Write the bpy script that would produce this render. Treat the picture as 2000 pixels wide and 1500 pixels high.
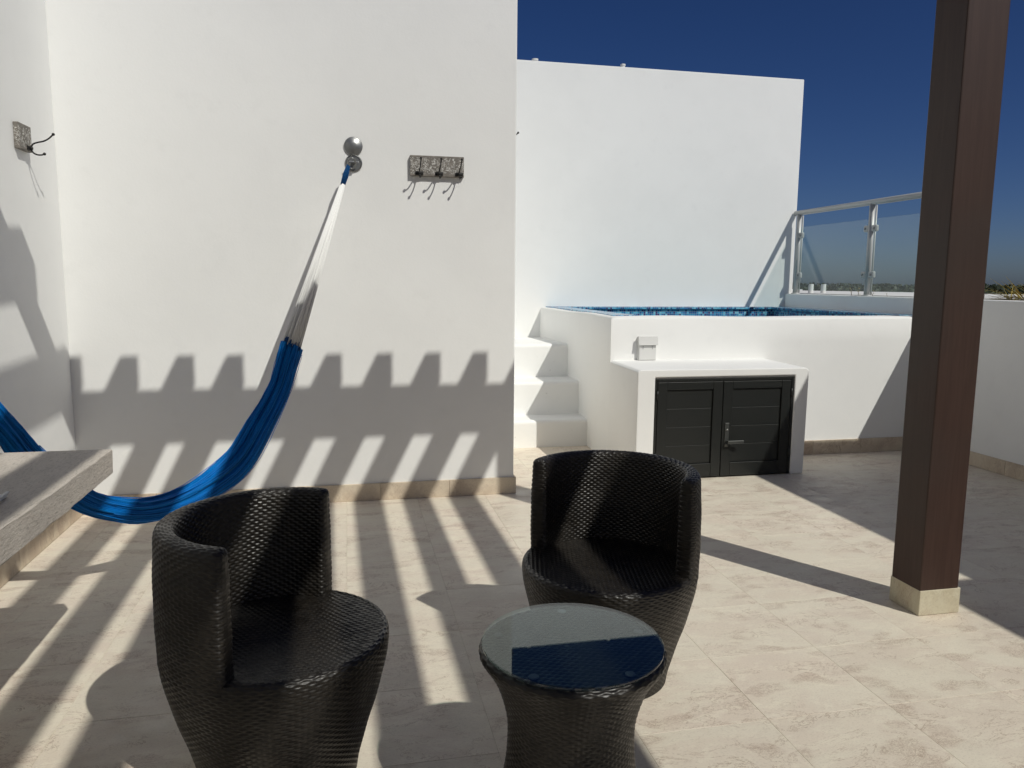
import bpy, bmesh, math, random
import numpy as np
from mathutils import Vector, Matrix

for o in list(bpy.data.objects): bpy.data.objects.remove(o)
S = bpy.context.scene
COL = S.collection
rnd = random.Random(7)
R = math.radians
AIR, DUST, OZ, STR = 0.60, 1.0, 5.5, 0.043

# ------------------------------------------------------------------ camera
yaw, pitch, roll = R(12.136), R(7.654), R(0.481)
fw = Vector((math.sin(yaw)*math.cos(pitch), math.cos(yaw)*math.cos(pitch), -math.sin(pitch)))
rt = Vector((math.cos(yaw), -math.sin(yaw), 0)); up = rt.cross(fw)
rt2 = rt*math.cos(roll) + up*math.sin(roll); up2 = up*math.cos(roll) - rt*math.sin(roll)
cam = bpy.data.cameras.new('camera'); co = bpy.data.objects.new('camera', cam); COL.objects.link(co)
m = Matrix((rt2, up2, -fw)).transposed().to_4x4(); m.translation = Vector((0, 0, 1.5))
co.matrix_world = m
cam.sensor_width = 36; cam.lens = 36*1494.8/2000; cam.clip_start = 0.02; cam.clip_end = 60000
S.camera = co

# ------------------------------------------------------------------ light
SUN = Vector((0.513, -0.795, 1.0)).normalized()          # towards the sun
sl = bpy.data.lights.new('sun', 'SUN'); sl.energy = 2.9; sl.angle = R(0.53); sl.color = (1.0, 0.975, 0.895)
so = bpy.data.objects.new('sun', sl); COL.objects.link(so)
so.rotation_euler = SUN.to_track_quat('Z', 'Y').to_euler(); so.location = (4, -8, 12)
W = bpy.data.worlds.new('World'); S.world = W; W.use_nodes = True
nt = W.node_tree; nt.nodes.clear()
sky = nt.nodes.new('ShaderNodeTexSky'); sky.sky_type = 'NISHITA'; sky.sun_disc = False
sky.sun_elevation = math.asin(SUN.z); sky.sun_rotation = math.atan2(SUN.x, SUN.y)
sky.altitude = 0; sky.air_density = AIR; sky.dust_density = DUST; sky.ozone_density = OZ
bg = nt.nodes.new('ShaderNodeBackground'); bg.inputs['Strength'].default_value = STR
ow = nt.nodes.new('ShaderNodeOutputWorld')
hs = nt.nodes.new('ShaderNodeHueSaturation'); hs.inputs['Saturation'].default_value = 1.20; hs.inputs['Hue'].default_value = 0.512
nt.links.new(sky.outputs[0], hs.inputs['Color']); nt.links.new(hs.outputs[0], bg.inputs[0]); nt.links.new(bg.outputs[0], ow.inputs[0])
S.view_settings.view_transform = 'Standard'; S.view_settings.look = 'None'
S.view_settings.exposure = 0.0; S.view_settings.gamma = 1.0; S.view_settings.use_curve_mapping = False
S.render.engine = 'CYCLES'
S.cycles.max_bounces = 10; S.cycles.transparent_max_bounces = 12; S.cycles.diffuse_bounces = 6

# ------------------------------------------------------------------ node helpers
class MT:
    def __init__(s, name):
        s.m = bpy.data.materials.new(name); s.m.use_nodes = True
        s.t = s.m.node_tree; s.t.nodes.clear()
        s.out = s.t.nodes.new('ShaderNodeOutputMaterial')
    def n(s, typ, ins=None, **kw):
        nd = s.t.nodes.new(typ)
        for k, v in kw.items(): setattr(nd, k, v)
        for k, v in (ins or {}).items(): s.set(nd, k, v)
        return nd
    def set(s, nd, k, v):
        sk = nd.inputs[k]
        if isinstance(v, bpy.types.NodeSocket): s.t.links.new(v, sk)
        elif isinstance(v, bpy.types.Node): s.t.links.new(v.outputs[0], sk)
        else:
            if isinstance(v, tuple) and len(v) == 3 and sk.type == 'RGBA': v = v + (1,)
            sk.default_value = v
    def noise(s, vec, scale, detail=4, rough=0.55, dist=0.0):
        return s.n('ShaderNodeTexNoise', {'Vector': vec, 'Scale': scale, 'Detail': detail, 'Roughness': rough, 'Distortion': dist}).outputs[0]
    def math(s, op, a, b=0.0, c=0.0, clamp=False):
        nd = s.n('ShaderNodeMath', operation=op, use_clamp=clamp)
        for i, v in enumerate((a, b, c)): s.set(nd, i, v)
        return nd.outputs[0]
    def ramp(s, f, lo, hi, a=0.0, b=1.0):
        return s.n('ShaderNodeMapRange', {'Value': f, 'From Min': lo, 'From Max': hi, 'To Min': a, 'To Max': b}, interpolation_type='SMOOTHSTEP').outputs[0]
    def mix(s, f, a, b, mode='MIX'):
        nd = s.n('ShaderNodeMix', data_type='RGBA', blend_type=mode)
        s.set(nd, 0, f); s.set(nd, 6, a); s.set(nd, 7, b)
        return nd.outputs[2]
    def bump(s, h, strength, dist, nrm=None):
        d = {'Height': h, 'Strength': strength, 'Distance': dist}
        if nrm is not None: d['Normal'] = nrm
        return s.n('ShaderNodeBump', d).outputs[0]
    def pri(s, **kw):
        nd = s.n('ShaderNodeBsdfPrincipled')
        for k, v in kw.items(): s.set(nd, k.replace('_', ' '), v)
        s.t.links.new(nd.outputs[0], s.out.inputs[0]); return s.m
    def pos(s): return s.n('ShaderNodeNewGeometry').outputs['Position']
    def obj(s): return s.n('ShaderNodeTexCoord').outputs['Object']
    def rand(s): return s.n('ShaderNodeObjectInfo').outputs['Random']
    def offs(s, vec, k=37.0):
        r = s.rand()
        c = s.n('ShaderNodeCombineXYZ', {0: s.math('MULTIPLY', r, k), 1: s.math('MULTIPLY', r, k*1.7), 2: s.math('MULTIPLY', r, k*0.6)})
        return s.n('ShaderNodeVectorMath', {0: vec, 1: c.outputs[0]}, operation='ADD').outputs[0]

def simple(name, col, rough=0.5, metal=0.0, spec=0.5, bump=None):
    t = MT(name); kw = dict(Base_Color=col, Roughness=rough, Metallic=metal, Specular_IOR_Level=spec)
    if bump: kw['Normal'] = t.bump(t.noise(t.obj(), bump[0], 4), bump[1], bump[2])
    return t.pri(**kw)

def m_plaster(name, base=(0.868, 0.870, 0.852), marks=False):
    t = MT(name); p = t.pos()
    c = t.mix(t.ramp(t.noise(p, 0.9, 5, 0.6), 0.35, 0.7), base, tuple(x*0.955 for x in base))
    c = t.mix(t.ramp(t.noise(p, 7.0, 4, 0.6), 0.55, 0.8, 0, 0.5), c, tuple(x*0.93 for x in base))
    if marks:   # scuffs and dirt where feet go
        f = t.ramp(t.noise(p, 13.0, 3, 0.6, 1.0), 0.69, 0.74)
        c = t.mix(t.math('MULTIPLY', f, 0.30), c, (0.33, 0.31, 0.28))
    h1 = t.noise(p, 3.0, 3, 0.5); h2 = t.noise(p, 60.0, 4, 0.6)
    n = t.bump(h1, 0.16, 0.02); n = t.bump(h2, 0.22, 0.003, n)
    return t.pri(Base_Color=c, Roughness=0.82, Specular_IOR_Level=0.25, Normal=n)

def m_stone(name, a=(0.785, 0.722, 0.595), b=(0.740, 0.648, 0.540), rough=0.42):
    t = MT(name); p = t.offs(t.pos())
    q = t.n('ShaderNodeMapping', {'Vector': p, 'Scale': (1.0, 1.9, 1.0)}).outputs[0]
    n1 = t.noise(q, 2.6, 6, 0.62, 0.6)
    c = t.mix(t.ramp(n1, 0.38, 0.60), a, b)
    c = t.mix(t.ramp(t.noise(q, 9.0, 6, 0.75, 0.4), 0.50, 0.60, 0, 0.6), c, tuple(min(1, x*1.07) for x in a))
    c = t.mix(t.ramp(t.noise(q, 30.0, 5, 0.72, 0.3), 0.52, 0.66, 0, 0.22), c, tuple(x*0.86 for x in b))
    # each tile a little lighter or darker
    br = t.ramp(t.rand(), 0.0, 1.0, 0.0, 0.30)
    c = t.mix(br, c, tuple(x*0.86 for x in a))
    # thin brown veins
    v = t.noise(q, 3.6, 7, 0.70, 1.0)
    vein = t.ramp(t.math('ABSOLUTE', t.math('SUBTRACT', v, 0.5)), 0.0, 0.010, 1.0, 0.0)
    gate = t.ramp(t.noise(q, 2.6, 3), 0.42, 0.54)
    c = t.mix(t.math('MULTIPLY', t.math('MULTIPLY', vein, gate), 0.72), c, (0.33, 0.23, 0.16))
    # swirled fossil patches
    w = t.noise(q, 24.0, 5, 0.78, 2.2)
    sw = t.ramp(t.math('ABSOLUTE', t.math('SUBTRACT', w, 0.5)), 0.0, 0.035, 1.0, 0.0)
    g2 = t.ramp(t.noise(q, 4.2, 2, 0.5), 0.575, 0.67)
    c = t.mix(t.math('MULTIPLY', t.math('MULTIPLY', sw, g2), 0.80), c, (0.31, 0.21, 0.15))
    c = t.mix(t.math('MULTIPLY', g2, 0.10), c, (0.46, 0.33, 0.26))
    sp = t.ramp(t.noise(q, 120.0, 2, 0.5), 0.36, 0.46, 0.16, 0.0)
    c = t.mix(sp, c, (0.30, 0.24, 0.18))
    r = t.ramp(t.noise(q, 6.0, 4), 0.3, 0.7, rough-0.06, rough+0.22)
    n = t.bump(t.noise(q, 26.0, 6, 0.65), 0.16, 0.004)
    return t.pri(Base_Color=c, Roughness=r, Specular_IOR_Level=0.4, Normal=n)

def m_slab():
    t = MT('rough_cement'); p = t.obj()
    q = t.n('ShaderNodeMapping', {'Vector': p, 'Scale': (4.0, 1.0, 4.0)}).outputs[0]
    c = t.mix(t.ramp(t.noise(q, 5.0, 6, 0.65), 0.35, 0.7), (0.56, 0.51, 0.45), (0.66, 0.60, 0.53))
    c = t.mix(t.ramp(t.noise(q, 42.0, 5, 0.7), 0.5, 0.68, 0, 0.6), c, (0.28, 0.245, 0.21))
    c = t.mix(t.ramp(t.noise(p, 95.0, 3, 0.6), 0.54, 0.68, 0, 0.35), c, (0.72, 0.69, 0.63))
    n = t.bump(t.noise(q, 26.0, 6, 0.75), 0.6, 0.010); n = t.bump(t.noise(p, 150.0, 3, 0.6), 0.6, 0.003, n)
    return t.pri(Base_Color=c, Roughness=0.62, Normal=n)

def m_wood():
    t = MT('dark_stained_wood'); p = t.obj()
    q = t.n('ShaderNodeMapping', {'Vector': p, 'Scale': (14.0, 14.0, 0.7)}).outputs[0]
    g = t.noise(q, 4.0, 7, 0.68, 0.5)
    c = t.mix(t.ramp(g, 0.35, 0.68), (0.043, 0.0225, 0.0165), (0.055, 0.030, 0.0225))
    c = t.mix(t.ramp(t.noise(p, 1.6, 3), 0.42, 0.66, 0, 0.6), c, (0.040, 0.028, 0.023))
    n = t.bump(g, 0.2, 0.002)
    return t.pri(Base_Color=c, Roughness=0.52, Specular_IOR_Level=0.4, Normal=n)

def m_wicker():
    t = MT('dark_wicker'); p = t.obj()
    c = t.mix(t.ramp(t.noise(p, 55.0, 3, 0.6), 0.35, 0.7), (0.009, 0.0075, 0.006), (0.019, 0.016, 0.0125))
    c = t.mix(t.ramp(t.noise(p, 5.0, 4, 0.6), 0.5, 0.75, 0, 0.45), c, (0.030, 0.025, 0.019))
    r = t.ramp(t.noise(p, 24.0, 3), 0.3, 0.7, 0.30, 0.50)
    n = t.bump(t.noise(t.n('ShaderNodeMapping', {'Vector': p, 'Scale': (1, 1, 6)}).outputs[0], 160.0, 2), 0.25, 0.0008)
    return t.pri(Base_Color=c, Roughness=r, Specular_IOR_Level=0.55, Normal=n)

def m_mosaic():
    t = MT('pool_mosaic'); p = t.pos(); k = 1/0.024
    sc = t.n('ShaderNodeVectorMath', {0: p, 1: (k, k, k)}, operation='MULTIPLY').outputs[0]
    sc = t.n('ShaderNodeVectorMath', {0: sc, 1: (0.37, 0.41, 0.23)}, operation='ADD').outputs[0]
    fl = t.n('ShaderNodeVectorMath', {0: sc}, operation='FLOOR').outputs[0]
    fr = t.n('ShaderNodeVectorMath', {0: sc}, operation='FRACTION').outputs[0]
    wn = t.n('ShaderNodeTexWhiteNoise', {'Vector': fl}).outputs['Value']
    cr = t.n('ShaderNodeValToRGB', {'Fac': wn}); e = cr.color_ramp; e.interpolation = 'CONSTANT'
    cols = [(0.0, (0.012, 0.10, 0.28)), (0.22, (0.03, 0.28, 0.52)), (0.42, (0.12, 0.46, 0.66)), (0.60, (0.02, 0.17, 0.42)), (0.76, (0.20, 0.55, 0.72)), (0.88, (0.05, 0.045, 0.18))]
    e.elements[0].position = 0; e.elements[0].color = cols[0][1]+(1,)
    e.elements[1].position = cols[1][0]; e.elements[1].color = cols[1][1]+(1,)
    for q, c in cols[2:]:
        el = e.elements.new(q); el.color = c+(1,)
    sx = t.n('ShaderNodeSeparateXYZ', {0: fr})
    def edge(o): return t.math('LESS_THAN', t.math('ABSOLUTE', t.math('SUBTRACT', o, 0.5)), 0.45)
    # grout only on the two axes of the face (normal axis ignored)
    nn = t.n('ShaderNodeSeparateXYZ', {0: t.n('ShaderNodeNewGeometry').outputs['Normal']})
    ms = None
    for i in range(3):
        on = t.math('GREATER_THAN', t.math('ABSOLUTE', nn.outputs[i]), 0.7)
        mi = t.math('MAXIMUM', edge(sx.outputs[i]), on)
        ms = mi if ms is None else t.math('MULTIPLY', ms, mi)
    c = t.mix(ms, (0.42, 0.47, 0.50), cr.outputs[0])
    return t.pri(Base_Color=c, Roughness=0.18, Normal=t.bump(ms, 0.3, 0.002))

def m_thinglass(name, tint, ior=1.5, rough=0.0):
    t = MT(name)
    tr = t.n('ShaderNodeBsdfTransparent', {0: tint}); gl = t.n('ShaderNodeBsdfGlossy', {'Color': (1, 1, 1), 'Roughness': rough})
    ge = t.n('ShaderNodeNewGeometry')     # Schlick reflectance, the same for both sides of each face
    cs = t.math('ABSOLUTE', t.n('ShaderNodeVectorMath', {0: ge.outputs['Normal'], 1: ge.outputs['Incoming']}, operation='DOT_PRODUCT').outputs['Value'])
    r0 = ((ior-1)/(ior+1))**2
    f = t.math('ADD', t.math('MULTIPLY', t.math('POWER', t.math('SUBTRACT', 1.0, cs), 5.0), 1-r0), r0)
    mx = t.n('ShaderNodeMixShader', {0: f, 1: tr.outputs[0], 2: gl.outputs[0]})
    t.t.links.new(mx.outputs[0], t.out.inputs[0]); return t.m

def m_board():
    t = MT('carved_whitewashed_wood'); p = t.obj()
    w = t.noise(p, 21.0, 1.5, 0.45, 2.4)
    rings = t.math('SINE', t.math('MULTIPLY', w, 44.0))
    f = t.ramp(rings, 0.15, 0.7)
    g = t.ramp(t.noise(p, 60.0, 3, 0.6), 0.40, 0.55); f = t.math('MULTIPLY', f, g)
    sx = t.n('ShaderNodeSeparateXYZ', {0: p}); f = t.math('MULTIPLY', f, t.math('LESS_THAN', t.math('ABSOLUTE', sx.outputs[2]), 0.052))
    base = t.mix(t.ramp(t.noise(p, 30.0, 4), 0.4, 0.7), (0.17, 0.155, 0.135), (0.27, 0.245, 0.215))
    c = t.mix(f, base, (0.72, 0.71, 0.67))
    return t.pri(Base_Color=c, Roughness=0.75, Normal=t.bump(f, 0.8, 0.003))

def m_cloth(name, a, b, sc=170.0, net=False):
    t = MT(name); p = t.obj()
    c = t.mix(t.ramp(t.noise(p, 12.0, 5, 0.7), 0.35, 0.7), a, b)
    if net:
        uv = t.n('ShaderNodeUVMap').outputs[0]; s = t.n('ShaderNodeSeparateXYZ', {0: t.n('ShaderNodeVectorMath', {0: uv, 1: t.n('ShaderNodeVectorMath', {0: t.n('ShaderNodeTexNoise', {'Vector': p, 'Scale': 9.0, 'Detail': 3}).outputs['Color'], 1: (0.05, 0.05, 0)}, operation='MULTIPLY').outputs[0]}, operation='ADD').outputs[0]})
        x = t.math('MULTIPLY', s.outputs[0], 6.2832*34); y = t.math('MULTIPLY', s.outputs[1], 6.2832*26)
        h = t.math('MULTIPLY', t.math('SINE', t.math('ADD', x, y)), t.math('SINE', t.math('SUBTRACT', x, y)))
        h = t.ramp(t.math('ABSOLUTE', h), 0.02, 0.35)
        st = t.noise(t.n('ShaderNodeMapping', {'Vector': uv, 'Scale': (60.0, 2.2, 1.0)}).outputs[0], 1.0, 4, 0.7, 0.4)
        c = t.mix(t.ramp(st, 0.38, 0.56, 0.75, 0.0), c, tuple(x_*0.22 for x_ in a))
        c = t.mix(t.math('MULTIPLY', h, 0.45), c, tuple(x_*0.45 for x_ in a))
        n = t.bump(st, 0.7, 0.012); n = t.bump(h, 0.7, 0.004, n)
    else:
        h = t.ramp(t.n('ShaderNodeTexVoronoi', {'Vector': p, 'Scale': sc}, feature='DISTANCE_TO_EDGE').outputs[0], 0.0, 0.25)
        c = t.mix(h, tuple(x*0.6 for x in a), c); n = t.bump(h, 0.8, 0.006)
    return t.pri(Base_Color=c, Roughness=0.5, Specular_IOR_Level=0.15, Normal=n)

def m_ground():
    t = MT('scrub_ground'); p = t.pos()
    c = t.mix(t.ramp(t.noise(p, 0.03, 6, 0.6), 0.4, 0.65), (0.05, 0.07, 0.03), (0.16, 0.14, 0.09))
    return t.pri(Base_Color=c, Roughness=0.9)
def m_leaf(name, a, b, sc=0.3):
    t = MT(name); p = t.pos()
    c = t.mix(t.ramp(t.noise(p, sc, 4, 0.6), 0.35, 0.65), a, b)
    return t.pri(Base_Color=c, Roughness=0.6, Transmission_Weight=0.0)
def m_water(name, col, sc, st):
    t = MT(name); p = t.pos()
    return t.pri(Base_Color=col, Roughness=0.08, IOR=1.33, Normal=t.bump(t.noise(p, sc, 3), st, 0.05))

M = dict(plaster=m_plaster('white_plaster'), stairs=m_plaster('white_plaster_scuffed', marks=True),
    stone=m_stone('cream_limestone'), skirt=m_stone('skirting_limestone', (0.68, 0.59, 0.46), (0.58, 0.48, 0.37), 0.6),
    plinth=m_stone('plinth_limestone', (0.60, 0.56, 0.43), (0.52, 0.46, 0.33), 0.6),
    grout=simple('grout', (0.62, 0.57, 0.46), 0.9), slab=m_slab(), wood=m_wood(), wicker=m_wicker(), mosaic=m_mosaic(),
    glass=m_thinglass('railing_glass', (0.93, 0.975, 0.965), 1.52), tglass=m_thinglass('table_glass', (0.72, 0.80, 0.78), 1.66),
    door=simple('anthracite_paint', (0.012, 0.0135, 0.0125), 0.42, 0, 0.45, (90, 0.10, 0.002)),
    doorb=simple('anthracite_paint_boards', (0.012, 0.0135, 0.0125), 0.45, 0, 0.45, (70, 0.12, 0.002)),
    alu=simple('painted_aluminium', (0.46, 0.47, 0.465), 0.42, 0.2, 0.5), steel=simple('brushed_steel', (0.62, 0.62, 0.60), 0.28, 1.0),
    chrome=simple('chrome', (0.30, 0.305, 0.30), 0.40, 0.9), black=simple('black_iron', (0.018, 0.017, 0.016), 0.5, 0.3),
    darksteel=simple('dark_steel', (0.11, 0.115, 0.11), 0.4, 0.7),
    white=simple('white_plastic', (0.70, 0.70, 0.68), 0.4), pvc=simple('white_pipe', (0.72, 0.72, 0.70), 0.5),
    board=m_board(), blue=m_cloth('blue_hammock_net', (0.0, 0.20, 0.66), (0.0, 0.27, 0.80), net=True), bluec=m_cloth('blue_cord', (0.010, 0.10, 0.32), (0.014, 0.15, 0.42), 300),
    blue2=simple('blue_cord_plain', (0.0, 0.19, 0.62), 0.5, 0, 0.3),
    string=simple('white_string', (0.86, 0.86, 0.84), 0.8), water=m_water('pool_water', (0.02, 0.16, 0.22), 14, 0.2), sea=m_water('sea_water', (0.02, 0.06, 0.10), 0.05, 0.3),
    ground=m_ground(), forest=m_leaf('forest_leaves', (0.016, 0.030, 0.010), (0.042, 0.058, 0.022), 0.08),
    frond=m_leaf('dry_palm_leaf', (0.34, 0.30, 0.07), (0.46, 0.33, 0.09), 9.0), twig=simple('dry_twig', (0.12, 0.085, 0.05), 0.8),
    soil=simple('planter_soil', (0.08, 0.06, 0.04), 0.95), pad=simple('clear_rubber', (0.16, 0.155, 0.18), 0.4), paper=simple('white_card', (0.74, 0.74, 0.72), 0.5),
    concrete=m_plaster('far_white_roof', (0.78, 0.78, 0.76)))

# ------------------------------------------------------------------ object helpers
def tag(o, label=None, cat=None, group=None, kind=None):
    for k, v in (('label', label), ('category', cat), ('group', group), ('kind', kind)):
        if v: o[k] = v
    return o
def empty(name, loc=(0, 0, 0), rz=0.0, **kw):
    o = bpy.data.objects.new(name, None); COL.objects.link(o); o.location = loc; o.rotation_euler = (0, 0, rz); o.empty_display_size = 0.1
    return tag(o, **kw)
def link(name, me, mat, parent=None, loc=None, smooth=False, **kw):
    o = bpy.data.objects.new(name, me); COL.objects.link(o)
    if mat and not me.materials: me.materials.append(mat)
    if smooth: me.shade_smooth()
    if parent: o.parent = parent
    if loc: o.location = loc
    return tag(o, **kw)
def bm_mesh(name, bm):
    me = bpy.data.meshes.new(name); bmesh.ops.recalc_face_normals(bm, faces=bm.faces); bm.to_mesh(me); bm.free(); return me
def add_box(bm, x0, x1, y0, y1, z0, z1, bev=0.0, seg=2):
    vs = [bm.verts.new((x, y, z)) for z in (z0, z1) for y in (y0, y1) for x in (x0, x1)]
    fs = [(0, 2, 3, 1), (4, 5, 7, 6), (0, 1, 5, 4), (2, 6, 7, 3), (0, 4, 6, 2), (1, 3, 7, 5)]
    F = [bm.faces.new([vs[i] for i in f]) for f in fs]
    if bev:
        es = list({e for f in F for e in f.edges})
        bmesh.ops.bevel(bm, geom=es, offset=bev, segments=seg, profile=0.5, affect='EDGES', clamp_overlap=True)
def box(name, mat, x0, x1, y0, y1, z0, z1, bev=0.0, parent=None, seg=2, smooth=False, **kw):
    bm = bmesh.new(); add_box(bm, x0, x1, y0, y1, z0, z1, bev, seg)
    o = link(name, bm_mesh(name, bm), mat, parent, **kw)
    return o
def prism(bm, pts, z0, z1):
    n = len(pts); a = [bm.verts.new((x, y, z0)) for x, y in pts]; b = [bm.verts.new((x, y, z1)) for x, y in pts]
    bm.faces.new(a[::-1]); top = bm.faces.new(b)
    for i in range(n): bm.faces.new((a[i], a[(i+1) % n], b[(i+1) % n], b[i]))
    return top
def tube_bm(bm, pts, rad, seg=8, caps=True):
    pts = [Vector(p) for p in pts]; rings = []; prev = None
    rads = rad if isinstance(rad, (list, tuple)) else [rad]*len(pts)
    for i, p in enumerate(pts):
        d = (pts[min(i+1, len(pts)-1)] - pts[max(i-1, 0)]).normalized()
        if prev is None: a = d.orthogonal().normalized()
        else: a = (prev - d*prev.dot(d)).normalized()
        prev = a; b = d.cross(a)
        rings.append([bm.verts.new(p + (a*math.cos(2*math.pi*k/seg) + b*math.sin(2*math.pi*k/seg))*rads[i]) for k in range(seg)])
    for i in range(len(rings)-1):
        for k in range(seg): bm.faces.new((rings[i][k], rings[i][(k+1) % seg], rings[i+1][(k+1) % seg], rings[i+1][k]))
    if caps: bm.faces.new(rings[0][::-1]); bm.faces.new(rings[-1])
def tube(name, mat, pts, rad, seg=8, parent=None, **kw):
    bm = bmesh.new(); tube_bm(bm, pts, rad, seg); return link(name, bm_mesh(name, bm), mat, parent, smooth=True, **kw)
def lathe_bm(bm, prof, seg=32, axis='Z', org=(0, 0, 0), close=True):
    org = Vector(org); rings = []
    for r, z in prof:
        ring = []
        for k in range(seg):
            a = 2*math.pi*k/seg; u, v = r*math.cos(a), r*math.sin(a)
            p = {'Z': (u, v, z), 'Y': (u, z, v), 'X': (z, u, v)}[axis]
            ring.append(bm.verts.new(org + Vector(p)))
        rings.append(ring)
    for i in range(len(rings)-1):
        for k in range(seg): bm.faces.new((rings[i][k], rings[i][(k+1) % seg], rings[i+1][(k+1) % seg], rings[i+1][k]))
    if close: bm.faces.new(rings[0][::-1]); bm.faces.new(rings[-1])
def lathe(name, mat, prof, seg=32, axis='Z', org=(0, 0, 0), parent=None, **kw):
    bm = bmesh.new(); lathe_bm(bm, prof, seg, axis, org); o = link(name, bm_mesh(name, bm), mat, parent, smooth=True, **kw); return o

# ------------------------------------------------------------------ setting: far ground, sea, floor
box('ground', M['ground'], -900, 1400, -600, 1500, -10, -9, kind='structure')
box('sea', M['sea'], -40000, 40000, 1500.5, 45000, -12, -9.2, kind='structure')

PX, PY, X0, Y0 = 0.4765, 0.4445, -0.030, 2.2325
floor = box('floor', M['grout'], -1.68, 5.09, -2.19, 6.64, -0.30, -0.0015, kind='structure')
bm = bmesh.new(); g = 0.0004
add_box(bm, -PX/2+g, PX/2-g, -PY/2+g, PY/2-g, -0.02, 0.0, 0.0005, 1); tile_me = bm_mesh('tile', bm)
def clipped_tile(x0, x1, y0, y1, parent):
    b = bmesh.new(); cx, cy = (x0+x1)/2, (y0+y1)/2
    add_box(b, x0-cx+g, x1-cx-g, y0-cy+g, y1-cy-g, -0.02, 0, 0.0012, 1)
    return link('tile', bm_mesh('tile', b), M['stone'], parent, loc=(cx, cy, rnd.uniform(-0.0003, 0.0002)))
for i in range(-4, 12):
    for j in range(-6, 11):
        x0, x1, y0, y1 = X0+i*PX, X0+(i+1)*PX, Y0+j*PY, Y0+(j+1)*PY
        a0, a1, b0, b1 = max(x0, -1.675), min(x1, 5.085), y0, y1
        if b0 > 6.63 or a1-a0 < 0.02: continue
        cx, cy = (a0+a1)/2, (b0+b1)/2
        if b0 > 5.19:                      # behind the hammock wall line only the stair bay and the pool bay are floored
            if a1 < 1.13: continue
            if a0 > 2.1 and b0 > 5.96: continue
            if 2.13 < a0 and a1 < 3.5 and b0 > 5.34: continue
        b1 = min(b1, 6.635)
        if abs(a1-a0-PX) < 1e-6 and abs(b1-b0-PY) < 1e-6:
            o = link('tile', tile_me, M['stone'], floor, loc=(cx, cy, rnd.uniform(-0.0003, 0.0002)))
            o.rotation_euler = (rnd.uniform(-.0006, .0006), rnd.uniform(-.0006, .0006), 0)
        else: clipped_tile(a0, a1, b0, b1, floor)

box('building_below', M['plaster'], -1.9, 5.24, -2.4, 8.5, -9, -0.301, kind='structure')

# skirting pieces (each a tile) along a line
def skirt(parent, p, q, h=0.118, t=0.016, nrm=(0, -1), L=0.4765):
    p, q = Vector(p), Vector(q); d = q-p; n = max(1, math.ceil(d.length/L - 0.05)); d.normalize(); nv = Vector(nrm)
    tot = (q-p).length; k = 0.0
    while k < tot-0.01:
        e = min(k+L, tot); a = p+d*(k+0.0008); b = p+d*(e-0.0008); c = a+nv*t
        xs = sorted((a.x, b.x, a.x+nv.x*t, b.x+nv.x*t)); ys = sorted((a.y, b.y, a.y+nv.y*t, b.y+nv.y*t))
        cx, cy = (xs[0]+xs[-1])/2, (ys[0]+ys[-1])/2
        bm = bmesh.new(); add_box(bm, xs[0]-cx, xs[-1]-cx, ys[0]-cy, ys[-1]-cy, 0.0005, h+rnd.uniform(-.0008, .0008), 0.002, 1)
        link('skirting_tile', bm_mesh('skirting_tile', bm), M['skirt'], parent, loc=(cx, cy, 0)); k = e

# ------------------------------------------------------------------ walls
hw = box('hammock_wall', M['plaster'], -1.9, 1.135, 5.2, 8.29, -0.2, 4.05, 0.008, label='tall white plaster wall behind the blue hammock, carrying the three hook rack', cat='wall')
skirt(hw, (1.151, 5.2), (-1.674, 5.2), 0.118, 0.016, (0, -1), 0.4765)
skirt(hw, (1.135, 5.2), (1.135, 6.63), 0.118, 0.016, (1, 0))
lw = box('side_wall', M['plaster'], -1.9, -1.69, -2.2, 5.199, -0.2, 4.05, 0.006, label='white side wall at the left edge of the photo, with stepped pergola shadows', cat='wall')
skirt(lw, (-1.69, 5.18), (-1.69, -2.0), 0.118, 0.016, (1, 0))
fwl = box('far_wall', M['plaster'], 1.1365, 5.20, 8.3, 8.48, -0.2, 3.83, 0.008, label='free standing bright white wall behind the plunge pool against the sky', cat='wall')
box('house_wall', M['plaster'], -1.9, 4.33, -2.4, -2.2, -0.2, 3.52, 0.006, label='white house wall behind the camera that the pergola rafters run to', cat='wall')
rr = bmesh.new(); prism(rr, [(4.65, 3.645), (8.0, 3.645), (8.0, -2.4), (4.34, -2.4), (4.34, 0.81), (4.65, 0.81)], -0.2, 3.0)
link('rooftop_room', bm_mesh('rooftop_room', rr), M['plaster'], label='white flat roofed room just outside the right edge, shading the terrace', cat='building')
pw = box('parapet_wall', M['plaster'], 5.10, 5.25, 3.65, 8.295, -0.2, 1.38, 0.012, label='low white parapet wall on the right behind the dark wooden post', cat='wall', seg=3)
skirt(pw, (5.10, 5.94), (5.10, 3.66), 0.118, 0.016, (-1, 0))

# ------------------------------------------------------------------ plunge pool
pool = empty('plunge_pool', (3.6, 5.95, 0), label='raised white plunge pool with blue mosaic rim against the bright wall', cat='pool')
def place(o, root):      # keep world coordinates under a moved root
    o.location = Vector(o.location) - root.location; return o
def bow(y): 
    return 2.1045 + 0.045*math.sin(math.pi*(y-5.95)/2.35)
def wavy(v): return 0.004*math.sin(v*2.3+1) + 0.0025*math.sin(v*5.1)
OUT = [(2.10, 5.95), (5.098, 5.95), (5.098, 8.299), (2.10, 8.299)]
NX = 60
bm = bmesh.new()
outer = [(2.1046 + (5.098-2.1046)*i/NX, 5.95) for i in range(NX+1)] + [(5.098, 8.299), (2.10, 8.299)]
outer += [(bow(8.299-(8.299-5.957)*i/14), 8.299-(8.299-5.957)*i/14) for i in range(1, 15)]
CW = 0.24    # coping width in front
inner = [(2.34 + (4.90-2.34)*i/NX, 5.95+CW) for i in range(NX+1)] + [(4.90, 8.20), (2.30, 8.20)]
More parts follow.
